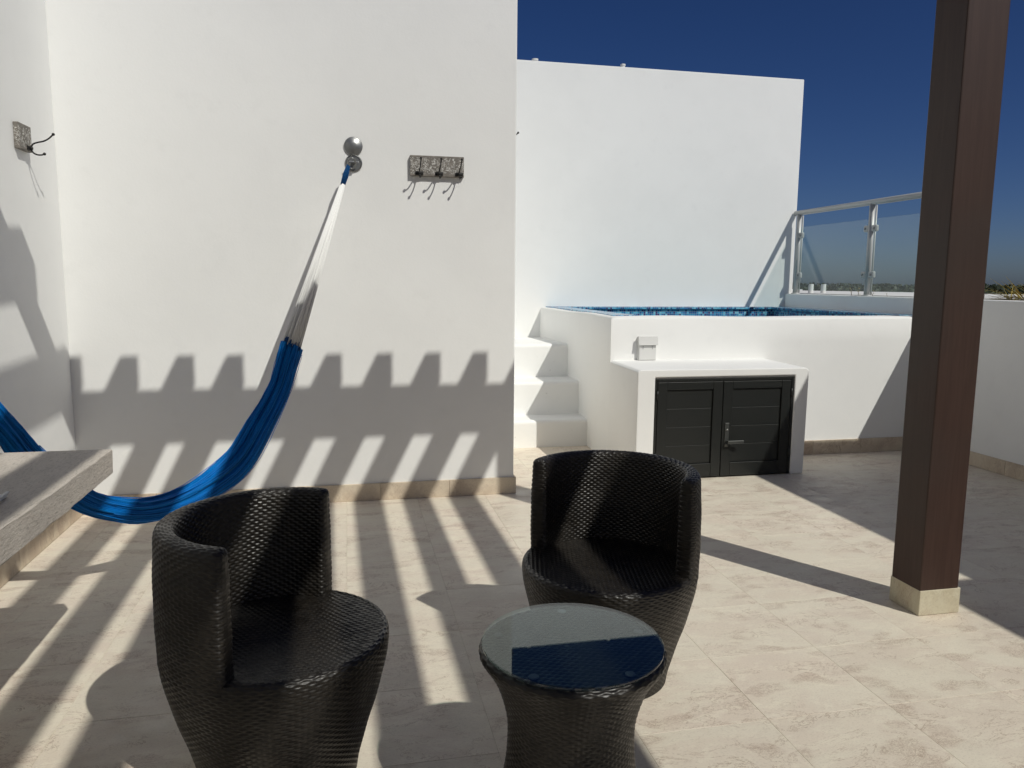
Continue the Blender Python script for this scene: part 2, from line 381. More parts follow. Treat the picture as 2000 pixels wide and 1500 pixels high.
inner += [(2.30+(2.34-2.30)*i/14, 8.20-(8.20-(5.95+CW))*i/14) for i in range(1, 15)]
n = len(outer); ZT = 1.215
rows = []
def ring(pts, z): return [bm.verts.new((x, y, z)) for x, y in pts]
def lerp(a, b, t): return [(p[0]+(q[0]-p[0])*t, p[1]+(q[1]-p[1])*t) for p, q in zip(a, b)]
def zadd(vs):
    for v in vs: v.co.z += wavy(v.co.x+v.co.y)
    return vs
rows = [ring(outer, -0.1), ring(outer, 1.0), zadd(ring(outer, ZT-0.022)), zadd(ring(lerp(outer, inner, 0.03), ZT-0.008)), zadd(ring(lerp(outer, inner, 0.10), ZT)), zadd(ring(lerp(outer, inner, 0.90), ZT)), zadd(ring(inner, ZT-0.006))]
for a, b in zip(rows, rows[1:]):
    for i in range(n): bm.faces.new((a[i], a[(i+1) % n], b[(i+1) % n], b[i]))
place(link('pool_shell', bm_mesh('pool_shell', bm), M['plaster'], pool, smooth=False), pool)
pool.children[0].data.shade_smooth(); pool.children[0].data.set_sharp_from_angle(angle=R(38))
# mosaic lining: coping inner strip on the far and side rims and the inner faces
bm = bmesh.new()
def quad(a, b, c, d): bm.faces.new([bm.verts.new(p) for p in (a, b, c, d)])
zi, zb = 1.2105, 0.30
IX0, IX1, IY0, IY1 = 2.325, 4.905, 6.185, 8.205
quad((IX0, IY0, zb), (IX1, IY0, zb), (IX1, IY1, zb), (IX0, IY1, zb))
quad((IX0, IY1-.01, zb), (IX1, IY1-.01, zb), (IX1, IY1-.01, zi), (IX0, IY1-.01, zi))
quad((IX0+.01, IY0, zb), (IX0+.01, IY1, zb), (IX0+.01, IY1, zi), (IX0+.01, IY0, zi))
quad((IX1-.01, IY0, zb), (IX1-.01, IY1, zb), (IX1-.01, IY1, zi), (IX1-.01, IY0, zi))
quad((IX0, IY0+.01, zb), (IX1, IY0+.01, zb), (IX1, IY0+.01, zi), (IX0, IY0+.01, zi))
place(link('mosaic_lining', bm_mesh('mosaic_lining', bm), M['mosaic'], pool), pool)
place(box('mosaic_coping', M['mosaic'], 2.16, 5.095, 8.17, 8.296, 1.20, 1.226, 0.003, pool), pool)
place(box('mosaic_coping', M['mosaic'], 4.86, 5.094, 6.10, 8.169, 1.20, 1.226, 0.003, pool), pool)
bm = bmesh.new(); tp = []
for i in range(15):
    y = 6.12+(8.168-6.12)*i/14; tp.append((bow(y)+0.06, y))
prism(bm, tp + [(2.36, 8.168), (2.40, 6.12)], 1.20, 1.224)
place(link('mosaic_coping', bm_mesh('mosaic_coping', bm), M['mosaic'], pool), pool)
place(box('pool_water', M['water'], IX0+.012, IX1-.012, IY0+.012, IY1-.012, 1.0, 1.04, 0, pool), pool)
k = len(pool.children)
skirt(pool, (3.53, 5.95), (5.085, 5.95), 0.125, 0.016, (0, -1))
for c in pool.children[k:]: place(c, pool)

# stairs up to the pool
st = empty('pool_stairs', (1.6, 6.64, 0), label='three rounded white steps climbing beside the plunge pool', cat='stairs')
for y0, y1, z0, z1 in ((6.64, 8.295, -0.1, 0.248), (6.95, 8.295, 0.20, 0.558), (7.346, 8.295, 0.50, 0.882)):
    bm = bmesh.new(); prof = [(y1, z0), (y0, z0)]; r = 0.032
    for i in range(7):
        a = math.pi - (math.pi/2)*i/6
        prof.append((y0+r+r*math.cos(a), z1-r+r*math.sin(a)))
    prof.append((y1, z1)); x0, x1 = 1.137, 2.165
    A = [bm.verts.new((x0, y, z)) for y, z in prof]; B = [bm.verts.new((x1, y, z)) for y, z in prof]
    bm.faces.new(A); bm.faces.new(B[::-1])
    for i in range(len(prof)): bm.faces.new((A[i], A[(i+1) % len(prof)], B[(i+1) % len(prof)], B[i]))
    place(link('step', bm_mesh('step', bm), M['stairs'], st), st)

# ------------------------------------------------------------------ pump cabinet with double doors
cab = empty('pump_cabinet', (2.82, 5.33, 0), label='low white masonry cabinet with black double doors in front of the pool', cat='cabinet')
C = lambda o: place(o, cab)
dx0, dx1, dz = 2.245, 3.408, 0.792
bm = bmesh.new()
pr = [(2.1035, 0), (dx0, 0), (dx0, dz), (dx1, dz), (dx1, 0), (3.522, 0), (3.526, 0.83), (3.50, 0.848), (2.125, 0.852), (2.1035, 0.835)]
A = [bm.verts.new((x, 5.33, z)) for x, z in pr]; B = [bm.verts.new((x, 5.96, z+(0.010 if z > 0.8 else 0))) for x, z in pr]
bm.faces.new(A); bm.faces.new(B[::-1])
for i in range(len(pr)): bm.faces.new((A[i], A[(i+1) % len(pr)], B[(i+1) % len(pr)], B[i]))
me = bm_mesh('surround', bm); o = C(link('surround', me, M['plaster'], cab))
mod = o.modifiers.new('Bevel', 'BEVEL'); mod.width = 0.009; mod.segments = 3; mod.limit_method = 'ANGLE'
C(box('door_frame', M['steel'], dx0+.001, dx1-.001, 5.338, 5.37, dz-0.009, dz-0.001, 0, cab))
C(box('door_frame', M['door'], dx0+.001, dx0+.022, 5.338, 5.37, 0.004, dz-0.011, 0.002, cab))
C(box('door_frame', M['door'], dx1-.022, dx1-.001, 5.338, 5.37, 0.004, dz-0.011, 0.002, cab))
C(box('door_frame', M['door'], dx0+.023, dx1-.023, 5.338, 5.37, dz-0.034, dz-0.011, 0.002, cab))
mid = 2.806
for s, (a, b) in enumerate(((dx0+.026, mid-.003), (mid+.003, dx1-.026))):
    d = empty('door', ((a+b)/2, 5.345, 0)); d.parent = cab; d.location = Vector(d.location)-cab.location
    def D(o): o.location = Vector(o.location) - Vector(((a+b)/2, 5.345, 0)); return o
    z0, z1, sw = 0.010, dz-0.038, 0.078
    for q in ((a, a+sw, z0, z1), (b-sw, b, z0, z1)): D(box('stile', M['door'], q[0], q[1], 5.338, 5.365, q[2], q[3], 0.003, d))
    D(box('rail', M['door'], a+sw+.0005, b-sw-.0005, 5.339, 5.365, z0, z0+0.105, 0.003, d))
    D(box('rail', M['door'], a+sw+.0005, b-sw-.0005, 5.339, 5.365, z1-0.060, z1, 0.003, d))
    pz0, pz1 = z0+0.107, z1-0.062; nb = 4
    for kk in range(nb):
        q0 = pz0+(pz1-pz0)*kk/nb; q1 = pz0+(pz1-pz0)*(kk+1)/nb
        D(box('board', M['doorb'], a+sw+.001, b-sw-.001, 5.352, 5.366, q0+.001, q1-.001, 0.0022, d))
    D(box('backing', M['door'], a+sw-.004, b-sw+.004, 5.3665, 5.372, pz0-.01, pz1+.01, 0, d))
    if s == 1:
        hd = D(box('lock_plate', M['darksteel'], a+0.022, a+0.056, 5.331, 5.339, 0.24, 0.43, 0.003, d))
        bm = bmesh.new(); tube_bm(bm, [(a+.039, 5.333, .285), (a+.039, 5.300, .285)], 0.010, 10)
        add_box(bm, a+.030, a+.165, 5.290, 5.304, .273, .297, .004)
        D(link('lever_handle', bm_mesh('lever_handle', bm), M['darksteel'], d))
        D(lathe('lock_cylinder', M['chrome'], [(0.009, 5.327), (0.009, 5.331)], 12, 'Y', (a+.039, 0, .375), d))
        D(lathe('lever_boss', M['darksteel'], [(0.016, 5.324), (0.016, 5.331)], 14, 'Y', (a+.039, 0, .262), d))
    for hz in (0.14, 0.62):
        xh = (a-.004) if s == 0 else (b+.004)
        D(tube('hinge', M['door'], [(xh, 5.334, hz), (xh, 5.334, hz+.07)], 0.007, 8, d))

# weatherproof outlet on the pool front
ob = empty('outlet_box', (2.41, 5.95, 0.86), label='small white weatherproof switch box on the pool front above the cabinet', cat='switch box')
O = lambda o: place(o, ob)
O(box('back_box', M['white'], 2.334, 2.488, 5.915, 5.949, 0.861, 1.058, 0.003, ob))
bm = bmesh.new(); pf = [(5.913, 0.985), (5.890, 0.988), (5.900, 1.058), (5.913, 1.062)]
A = [bm.verts.new((2.328, y, z)) for y, z in pf]; B = [bm.verts.new((2.494, y, z)) for y, z in pf]
bm.faces.new(A); bm.faces.new(B[::-1])
for i in range(4): bm.faces.new((A[i], A[(i+1) % 4], B[(i+1) % 4], B[i]))
O(link('hinged_flap', bm_mesh('hinged_flap', bm), M['white'], ob))
O(box('front_panel', M['white'], 2.338, 2.484, 5.908, 5.914, 0.866, 0.982, 0.002, ob))
for x in (2.37, 2.452): O(box('clip', M['alu'], x-.0018, x+.0018, 5.904, 5.908, 0.955, 0.984, 0, ob))

# ------------------------------------------------------------------ glass railing on the parapet
rl = empty('glass_railing', (5.175, 8.2, 1.38), label='grey metal handrail with clear glass panels on the parapet by the pool', cat='railing')
G = lambda o: place(o, rl)
RX = 5.175; posts = [8.20, 6.92, 5.64]
G(tube('handrail', M['alu'], [(RX, 8.28, 2.315), (RX, 7.0, 2.315), (RX, 5.60, 2.315)], 0.029, 14, rl))
for y in posts:
    G(tube('railing_post', M['alu'], [(RX, y, 1.381), (RX, y, 2.30)], 0.029, 16, rl))
    G(tube('stub_post', M['alu'], [(RX+0.040, y-0.012, 1.381), (RX+0.040, y-0.012, 2.285)], 0.008, 10, rl))
    G(lathe('post_foot', M['alu'], [(0.05, 1.3805), (0.05, 1.388), (0.03, 1.394)], 18, 'Z', (RX, y, 0), rl))
for (ya, yb) in zip(posts, posts[1:]):
    G(box('glass_panel', M['glass'], RX-0.004, RX+0.004, yb+0.045, ya-0.045, 1.425, 2.150, 0, rl))
    for y, s in ((ya, -1), (yb, 1)):
        for z in (1.595, 2.055):
            bm = bmesh.new(); add_box(bm, RX-.020, RX+.020, min(y+s*.022, y+s*.095), max(y+s*.022, y+s*.095), z-.033, z+.033, .012, 3)
            c = G(link('glass_clamp', bm_mesh('glass_clamp', bm), M['alu'], rl, smooth=False))
            c2 = lathe('screw_cap', M['chrome'], [(0.013, -.0055), (0.013, 0), (0.004, 0.0)], 12, 'X', (RX-.0205, y+s*.066, z), c)
            c2.location = Vector((0, 0, 0))

# vent pipes on top of the far wall
for (x, h, r, lab) in ((2.03, 0.045, 0.036, 'short white vent pipe on top of the bright wall, next to the hammock wall'), (3.03, 0.055, 0.028, 'thin white vent pipe on top of the bright wall near its middle')):
    v = empty('vent_pipe', (x, 8.4, 3.83), label=lab, cat='pipe', group='vent pipes on the far wall')
    bm = bmesh.new(); lathe_bm(bm, [(r*.8, -.01), (r*.8, h), (r*.55, h), (r*.55, h-.02)], 16); link('pipe', bm_mesh('pipe', bm), M['pvc'], v, smooth=False)
    bm = bmesh.new(); lathe_bm(bm, [(r*.82, h-.02), (r, h-.018), (r, h-.002), (r*.82, h)], 16, close=False); link('collar', bm_mesh('collar', bm), M['pvc'], v)

# ------------------------------------------------------------------ pergola
pg = empty('pergola', (2.62, 2.95, 0), label='dark brown wooden pergola whose thick post stands on a cream stone plinth', cat='pergola')
P_ = lambda o: place(o, pg)
def wood_box(name, x0, x1, y0, y1, z0, z1, bev=0.004):
    cx, cy, cz = (x0+x1)/2, (y0+y1)/2, (z0+z1)/2
    L = (x1-x0, y1-y0, z1-z0); ax = L.index(max(L)); bm = bmesh.new()
    if ax == 2: add_box(bm, -L[0]/2, L[0]/2, -L[1]/2, L[1]/2, -L[2]/2, L[2]/2, bev); rot = (0, 0, 0)
    elif ax == 0: add_box(bm, -L[2]/2, L[2]/2, -L[1]/2, L[1]/2, -L[0]/2, L[0]/2, bev); rot = (0, math.pi/2, 0)
    else: add_box(bm, -L[0]/2, L[0]/2, -L[2]/2, L[2]/2, -L[1]/2, L[1]/2, bev); rot = (math.pi/2, 0, 0)
    o = link(name, bm_mesh(name, bm), M['wood'], pg, loc=(cx, cy, cz)); o.rotation_euler = rot; return P_(o)
wood_box('post', 2.518, 2.722, 2.857, 3.045, 0.116, 3.365, 0.006)
pl = bmesh.new(); add_box(pl, -.108, .108, -.098, .098, 0.0005, 0.120, 0.004)
P_(link('post_plinth', bm_mesh('post_plinth', pl), M['plinth'], pg, loc=(2.626, 2.953, 0)))
wood_box('beam', -1.688, 2.74, 2.87, 3.035, 3.366, 3.52)
for xr in (2.655, 2.332, 2.005, 1.678, 1.345, 1.048, 0.722, 0.421, 0.088, -0.238, -0.585, -0.91, -1.24, -1.56):
    o = wood_box('rafter', xr-0.103, xr, -2.198, 3.05, 3.521, 3.72); o.rotation_euler.z = 0.019; o.location.x += 0.0499

# ------------------------------------------------------------------ neighbouring roof, plants, far trees
nb = bmesh.new(); prism(nb, [(5.62, -3), (12, -3), (12, 6.2), (8.95, 8.74), (8.59, 9.03), (8.60, 10.36), (7.82, 12.4), (7.0, 14.2), (5.62, 14.2)], -9, 1.38)
link('neighbour_roof', bm_mesh('neighbour_roof', nb), M['concrete'], label='flat white neighbouring roof just beyond the parapet and railing', cat='roof')
box('planter', M['soil'], 5.251, 5.619, 3.7, 8.45, -9, 1.30, label='narrow soil filled planter between the parapet and the neighbouring roof', cat='planter')
box('roof_upstand', M['concrete'], 6.3, 8.0, 12.45, 12.7, 0, 1.40, label='low grey shaded upstand at the far edge of the neighbouring roof', cat='wall')
for px_, py_, lab in ((5.87, 8.95, 'white roof pipe seen through the glass, nearest the far wall'), (6.05, 8.95, 'white roof pipe seen through the glass, second from the far wall')):
    bm = bmesh.new(); lathe_bm(bm, [(0.032, 0), (0.032, 0.115), (0.026, 0.115), (0.026, 0.10)], 14)
    link('roof_pipe', bm_mesh('roof_pipe', bm), M['pvc'], loc=(px_, py_, 1.38), label=lab, cat='pipe', group='roof pipes behind the glass railing')

def blade(bm, base, d, L, w, droop, seg=5):
    d = Vector(d).normalized(); side = d.cross(Vector((0, 0, 1))).normalized(); prev = None; p = Vector(base)
    for i in range(seg+1):
        t = i/seg; ww = w*(1-t)**0.8*(0.6+0.4*min(1, t*4)) + 0.0003
        a = bm.verts.new(p+side*ww); b = bm.verts.new(p-side*ww+Vector((0, 0, ww*0.5)))
        if prev: bm.faces.new((prev[0], prev[1], b, a))
        prev = (a, b); d = (d+Vector((0, 0, -droop/seg))).normalized(); p = p+d*L/seg
yc = empty('palm_plant', (5.46, 5.34, 1.30), label='spiky yellow green palm leaves over the parapet at the right edge', cat='plant')
r2 = random.Random(3); bm = bmesh.new(); tw = bmesh.new()
for (bx, by, bz, n_) in ((0.02, 0.02, 0.075, 22), (0.05, -0.14, 0.06, 16), (0.10, 0.22, 0.06, 14)):
    for i in range(n_):
        a = R(r2.uniform(110, 205)); el = math.tan(R(r2.uniform(3, 38)))
        blade(bm, (bx+r2.uniform(-.02, .02), by+r2.uniform(-.05, .05), bz+r2.uniform(0, .02)), (math.cos(a), math.sin(a), el), r2.uniform(.22, .40), 0.0055, r2.uniform(.05, .22), 6)
    for i in range(6):
        a = R(r2.uniform(-60, 80)); blade(bm, (bx, by, bz), (math.cos(a), math.sin(a), r2.uniform(.2, .6)), .35, 0.0055, .2, 6)
    tube_bm(tw, [(bx, by, -.02), (bx, by, bz+.01)], 0.018, 8)
link('leaves', bm_mesh('leaves', bm), M['frond'], yc, kind='stuff'); link('stems', bm_mesh('stems', tw), M['twig'], yc, smooth=True, kind='stuff')
def sprigs(name, loc, n, h, lab, seed, spread=0.18):
    e = empty(name, loc, label=lab, cat='plant'); r = random.Random(seed); a = bmesh.new(); b = bmesh.new()
    for i in range(n):
        x, y = r.uniform(-.05, .05), r.uniform(-spread, spread); lean = Vector((r.uniform(-.4, .2), r.uniform(-.5, .5), 1)).normalized()
        p = Vector((x, y, 0)); pts = []
        hh = h*r.uniform(.6, 1.1)
        for k in range(6): pts.append(p.copy()); p = p+lean*hh/5; lean = (lean+Vector((r.uniform(-.25, .15), r.uniform(-.25, .25), 0))).normalized()
        tube_bm(a, pts, [0.0028-.0003*k for k in range(6)], 5)
        for k in (4, 5):
            for s in (-1, 1): blade(b, pts[k], (r.uniform(-.6, .6), s*.8, r.uniform(.2, .8)), .03, 0.004, .4, 3)
    link('stems', bm_mesh('stems', a), M['twig'], e, smooth=True, kind='stuff'); link('leaves', bm_mesh('leaves', b), M['frond'], e, kind='stuff')
sprigs('dry_plant', (5.33, 7.10, 1.29), 9, 0.17, 'thin dry stems poking above the parapet behind the railing glass', 5, .32)
sprigs('dry_plant', (5.28, 5.60, 1.29), 3, 0.17, 'leafy dry stems above the parapet, hidden behind the wooden post', 8, .12)

# far wood: thousands of leaf clumps
N = 42000; rs = np.random.RandomState(4)
az = np.radians(rs.uniform(2, 66, N)); dist = rs.uniform(230, 760, N)
topz = 0.05 + 0.7*np.sin(az*70+dist*.02) + 0.5*np.sin(az*190+dist*.05) + (dist-230)/530*1.0
cz = topz - rs.rand(N)**2*8; ctr = np.stack([np.sin(az)*dist, np.cos(az)*dist, cz], 1)
va = rs.normal(size=(N, 3)); va /= np.linalg.norm(va, axis=1)[:, None]; vb = np.cross(va, rs.normal(size=(N, 3))); vb /= np.linalg.norm(vb, axis=1)[:, None]
sz = rs.uniform(.35, .95, N)[:, None]
V = np.stack([ctr-va*sz-vb*sz*.6, ctr+va*sz-vb*sz*.5, ctr+va*sz*.8+vb*sz*.6, ctr-va*sz*.7+vb*sz*.7], 1).reshape(-1, 3)
me = bpy.data.meshes.new('wood'); me.vertices.add(4*N); me.vertices.foreach_set('co', V.ravel())
me.loops.add(4*N); me.loops.foreach_set('vertex_index', np.arange(4*N)); me.polygons.add(N); me.polygons.foreach_set('loop_start', np.arange(0, 4*N, 4)); me.update(calc_edges=True)
link('distant_wood', me, M['forest'], kind='stuff', label='dark green far off wood along the horizon', cat='trees')
for (a_, d_, w_, z_, lab) in ((41.35, 150, 3.2, 0.3, 'tiny white house roof among the far trees, seen through the second glass panel'), (24.5, 210, 5, -.6, 'small white house among the far trees behind the bright wall')):
    cx, cy = math.sin(R(a_))*d_, math.cos(R(a_))*d_
    e = empty('distant_house', (cx, cy, -9), label=lab, cat='house')
    box('wall', M['concrete'], -w_/2, w_/2, -2, 2, 0, z_+8.6, 0, e); box('roof', M['concrete'], -w_/2-.3, w_/2+.3, -2.3, 2.3, z_+8.601, z_+9, 0.05, e)

# ------------------------------------------------------------------ stone counter at the left
sb = empty('stone_counter', (-1.3, 2.0, 0), label='thick rough stone counter top cutting in from the lower left edge', cat='counter')
bm = bmesh.new(); nY = 40
zt, zb_ = 0.865, 0.772
prof = [(-1.688, zb_), (-1.688, zt)] + [(-0.875, zt), (-0.8725, zt-.0012), (-0.8712, zt-.004), (-0.872, zb_+.003), (-0.875, zb_)]
rings = []; r3 = random.Random(2)
for j in range(nY+1):
    y = 0.3+(3.055-0.3)*j/nY
    rings.append([bm.verts.new((x+(r3.uniform(-.0022, .0022) if x > -1 else 0), y, z+(r3.uniform(-.003, .003) if z < zt-.05 and x > -1 else 0))) for x, z in prof])
for j in range(nY):
    for i in range(len(prof)): bm.faces.new((rings[j][i], rings[j][(i+1) % len(prof)], rings[j+1][(i+1) % len(prof)], rings[j+1][i]))
bm.faces.new(rings[0][::-1]); bm.faces.new(rings[-1])
o = place(link('counter_top', bm_mesh('counter_top', bm), M['slab'], sb), sb)
place(box('pedestal', M['plaster'], -1.62, -1.24, 0.5, 2.3, 0.0, 0.771, 0.01, sb), sb)
tray = empty('white_tray', (-1.092, 2.352, 0.866), R(2), label='corner of a thin white tray lying on the stone counter at the left edge', cat='tray')
box('tray_base', M['paper'], -.22, .118, -.30, .065, 0.0, 0.010, 0.003, tray)
box('tray_rim', M['paper'], .112, .122, -.30, .069, 0.0105, 0.016, 0.002, tray)

# ------------------------------------------------------------------ wicker furniture
RV, SU = 0.0092, 0.0165
def weave(u, v, A=0.0034, per=None):
    # flat strands running along u that dive under a stake once per period, staggered row by row
    j = np.floor(v/RV+1e-6); fv = v/RV-j
    s = np.clip(np.sin(np.pi*fv), 0, 1)**0.5
    ph = np.cos(np.pi*(u/SU+j)); over = np.tanh(2.2*(ph+0.45))
    return A*(s*(0.55+0.45*over) - 0.45 + 0.15*np.sin(j*12.9898))
def grid_mesh(name, P, H, wrap_u=False):
    # P (nu,nv,3); displaced along the grid normal by H
    if wrap_u: du = np.roll(P, -1, 0)-np.roll(P, 1, 0)
    else: du = np.gradient(P, axis=0)
    dv = np.gradient(P, axis=1); N_ = np.cross(du, dv); l = np.linalg.norm(N_, axis=2, keepdims=True); N_ = N_/np.maximum(l, 1e-12)
    Q = P+N_*H[..., None]; nu, nv = P.shape[:2]
    idx = np.arange(nu*nv).reshape(nu, nv)
    nxt = np.roll(idx, -1, 0) if wrap_u else idx[1:]; a = idx if wrap_u else idx[:-1]
    f = np.stack([a[:, :-1], nxt[:, :-1], nxt[:, 1:], a[:, 1:]], -1).reshape(-1, 4)
    me = bpy.data.meshes.new(name); me.vertices.add(nu*nv); me.vertices.foreach_set('co', Q.reshape(-1))
    me.loops.add(f.size); me.loops.foreach_set('vertex_index', f.reshape(-1)); me.polygons.add(len(f)); me.polygons.foreach_set('loop_start', np.arange(0, f.size, 4))
    me.update(calc_edges=True); me.shade_smooth(); return me
def resample(pts, step):
    p = np.array(pts, float); d = np.r_[0, np.cumsum(np.hypot(*np.diff(p, axis=0).T))]; n = int(round(d[-1]/step)); t = np.linspace(0, d[-1], n+1)
    return np.stack([np.interp(t, d, p[:, 0]), np.interp(t, d, p[:, 1])], 1), t
def smooth_prof(pts, it=2):
    p = [np.array(q, float) for q in pts]
    for _ in range(it):
        o = [p[0]]
        for a, b in zip(p, p[1:]): o += [a*.75+b*.25, a*.25+b*.75]
        o.append(p[-1]); p = o
    return [tuple(q) for q in p]
def revolve(name, prof, rref, A=0.0034, su_samp=4):
    pr, t = resample(prof, RV/4); nh = 2*int(round(2*math.pi*rref/SU/2)); nu = nh*su_samp
    th = -2*np.pi*np.arange(nu)/nu
    P = np.stack([pr[None, :, 0]*np.cos(th)[:, None], pr[None, :, 0]*np.sin(th)[:, None], np.repeat(pr[None, :, 1], nu, 0)], -1)
    U = np.repeat((np.arange(nu)/su_samp*SU)[:, None], len(t), 1); Vv = np.repeat(t[None], nu, 0)
    H = weave(U, Vv, A); me = grid_mesh(name, P, H, True); return me
def outward(me, inside):
    # flip faces when the first face looks inwards
    p = me.polygons[len(me.polygons)//2]
    if (p.center-Vector(inside)).dot(p.normal) < 0: me.flip_normals()
SEAT, RIM, RO = 0.449, 0.810, 0.330
body_prof = smooth_prof([(0.226, 0.004), (0.234, 0.05), (0.258, 0.14), (0.294, 0.25), (0.322, 0.36), (0.332, 0.43), (0.326, 0.451), (0.310, 0.455)], 3)
def bm_join_grid(me1): return me1
def make_chair(loc, rz, lab):
    t = empty('wicker_chair', loc, rz, label=lab, cat='chair', group='wicker tub chairs around the glass table')
    me = revolve('woven_base', body_prof, 0.29); link('woven_base', me, M['wicker'], t)
    # seat: polar grid, straight weave
    nr, na = 115, 560; rr_ = np.linspace(0.0005, 0.312, nr); an = 2*np.pi*np.arange(na)/na
    X = rr_[None]*np.cos(an)[:, None]; Y = rr_[None]*np.sin(an)[:, None]; Z = SEAT+0.004-0.012*(1-(rr_/0.312)**2)[None]*np.ones_like(X)
    P = np.stack([X, Y, Z], -1); H = weave(X, Y, 0.0030); me = grid_mesh('seat', P, H, True); link('seat', me, M['wicker'], t)
    # backrest: cross-section swept about the axis, centred on the local -X side
    cs = smooth_prof([(0.3305, 0.425), (0.3335, 0.53), (0.333, 0.65), (0.328, 0.755), (0.325, 0.798), (0.312, 0.811), (0.284, 0.813), (0.271, 0.805), (0.266, 0.78), (0.264, 0.68), (0.263, 0.58), (0.262, 0.440)], 3)
    pr, tt = resample(cs, RV/4); half = R(91.0); nh = int(round(2*half*0.31/SU)); nu = nh*4+1
    ths = list(np.linspace(half, -half, nu)); scl = [1.0]*nu; us = list(np.arange(nu)/4*SU)
    NC = 10; dep = 0.020/0.28
    head = [(half+dep*math.sin(math.pi/2*k/NC), max(math.cos(math.pi/2*k/NC), 0.0)**0.5, -k*0.0045) for k in range(NC, 0, -1)]
    tail = [(-a, b, us[-1]-c) for a, b, c in head[::-1]]
    ths = np.array([h[0] for h in head]+ths+[h[0] for h in tail]); scl = np.array([h[1] for h in head]+scl+[h[1] for h in tail]); us = np.array([h[2] for h in head]+us+[h[2] for h in tail])
    mr = np.full(len(tt), 0.297); mz = np.clip(pr[:, 1], 0.43, 0.790)
    Rr = mr[None]+(pr[None, :, 0]-mr[None])*scl[:, None]; Zz = mz[None]+(pr[None, :, 1]-mz[None])*scl[:, None]
    th = (math.pi+ths)[:, None]
    P = np.stack([Rr*np.cos(th), Rr*np.sin(th), Zz], -1)
    U = np.repeat(us[:, None], len(tt), 1); H = weave(U, np.repeat(tt[None], len(us), 0), 0.0036)*np.clip(scl*1.3, 0, 1)[:, None]
    me = grid_mesh('backrest', P, H); link('backrest', me, M['wicker'], t)
    for q in range(4):
        b = bmesh.new(); aa = math.pi/4+q*math.pi/2; lathe_bm(b, [(0.016, 0), (0.018, 0.006)], 10, 'Z', (0.19*math.cos(aa), 0.19*math.sin(aa), -0.0)); link('foot', bm_mesh('foot', b), M['black'], t)
    return t
ch = make_chair((-0.224, 2.282, 0), R(-24), 'dark wicker tub chair on the left, side on, in front of the hammock')
def copy_tree(o, parent=None):
    c = o.copy(); COL.objects.link(c)
    if parent: c.parent = parent
    for k_ in list(o.children): copy_tree(k_, c)
    return c
c2 = copy_tree(ch); c2.location = (0.953, 2.652, 0); c2.rotation_euler = (0, 0, R(228))
c2['label'] = 'dark wicker tub chair behind the glass topped table, facing the camera'

tb = empty('wicker_table', (0.582, 1.896, 0), label='hourglass shaped dark wicker side table with a round glass top', cat='table')
tprof = smooth_prof([(0.218, 0.004), (0.209, 0.03), (0.186, 0.13), (0.172, 0.24), (0.177, 0.33), (0.200, 0.41), (0.236, 0.475), (0.254, 0.498), (0.254, 0.512), (0.243, 0.518)], 3)
link('woven_base', revolve('woven_base', tprof, 0.205), M['wicker'], tb)
nr, na = 95, 420; rr_ = np.linspace(0.0005, 0.244, nr); an = 2*np.pi*np.arange(na)/na
X = rr_[None]*np.cos(an)[:, None]; Y = rr_[None]*np.sin(an)[:, None]
link('woven_top', grid_mesh('woven_top', np.stack([X, Y, np.full_like(X, 0.5155)], -1), weave(X*.97+Y*.22, Y*.97-X*.22, 0.0024), True), M['wicker'], tb)
bm = bmesh.new(); lathe_bm(bm, [(0.2455, 0.5225), (0.2475, 0.5245), (0.2475, 0.5285), (0.2455, 0.5305)], 96)
link('glass_top', bm_mesh('glass_top', bm), M['tglass'], tb)
for q in range(5):
    a = R(-62+72*q); b = bmesh.new(); lathe_bm(b, [(0.0125, 0), (0.0135, 0.0018), (0.012, 0.0034)], 18, 'Z', (0.208*math.cos(a), 0.208*math.sin(a), 0.5188)); link('suction_pad', bm_mesh('suction_pad', b), M['pad'], tb)

# ------------------------------------------------------------------ hammock and its wall hook
def catmull(P, n):
    P = [Vector(p) for p in P]; P = [P[0]*2-P[1]]+P+[P[-1]*2-P[-2]]; out = []
    for i in range(1, len(P)-2):
        for k in range(n):
            t = k/n; a, b, c, d = P[i-1:i+3]
            out.append(0.5*((2*b)+(c-a)*t+(2*a-5*b+4*c-d)*t*t+(3*b-a-3*c+d)*t**3))
    out.append(P[-2]); return out
HK = Vector((0.025, 5.10, 2.215)); HP = [(-0.328, 4.705, 1.110), (-0.364, 4.664, 0.988), (-0.407, 4.618, 0.854), (-0.497, 4.518, 0.677), (-0.610, 4.393, 0.490), (-0.747, 4.241, 0.396), (-0.884, 4.090, 0.353), (-1.004, 3.957, 0.361), (-1.114, 3.837, 0.417), (-1.198, 3.744, 0.489), (-1.277, 3.656, 0.610), (-1.350, 3.575, 0.732), (-1.398, 3.523, 0.845), (-1.442, 3.474, 0.955), (-1.480, 3.432, 1.086)]
HR = [0.068, 0.067, 0.069, 0.073, 0.074, 0.068, 0.057, 0.046, 0.043, 0.048, 0.046, 0.047, 0.046, 0.043, 0.032]
hm = empty('hammock', (-0.6, 4.4, 0), label='blue and white string hammock slung across the white corner', cat='hammock')
path = catmull(HP, 22); rad = [v.x for v in catmull([(r, 0, 0) for r in HR], 22)]
nrm = Vector((1.72, 1.9, 0)).cross(Vector((0, 0, 1))).normalized()     # across the hammock's vertical plane
K = 150; verts = []; rs2 = np.random.RandomState(11); phs = rs2.uniform(0, 6.28, 8)
sums = 0
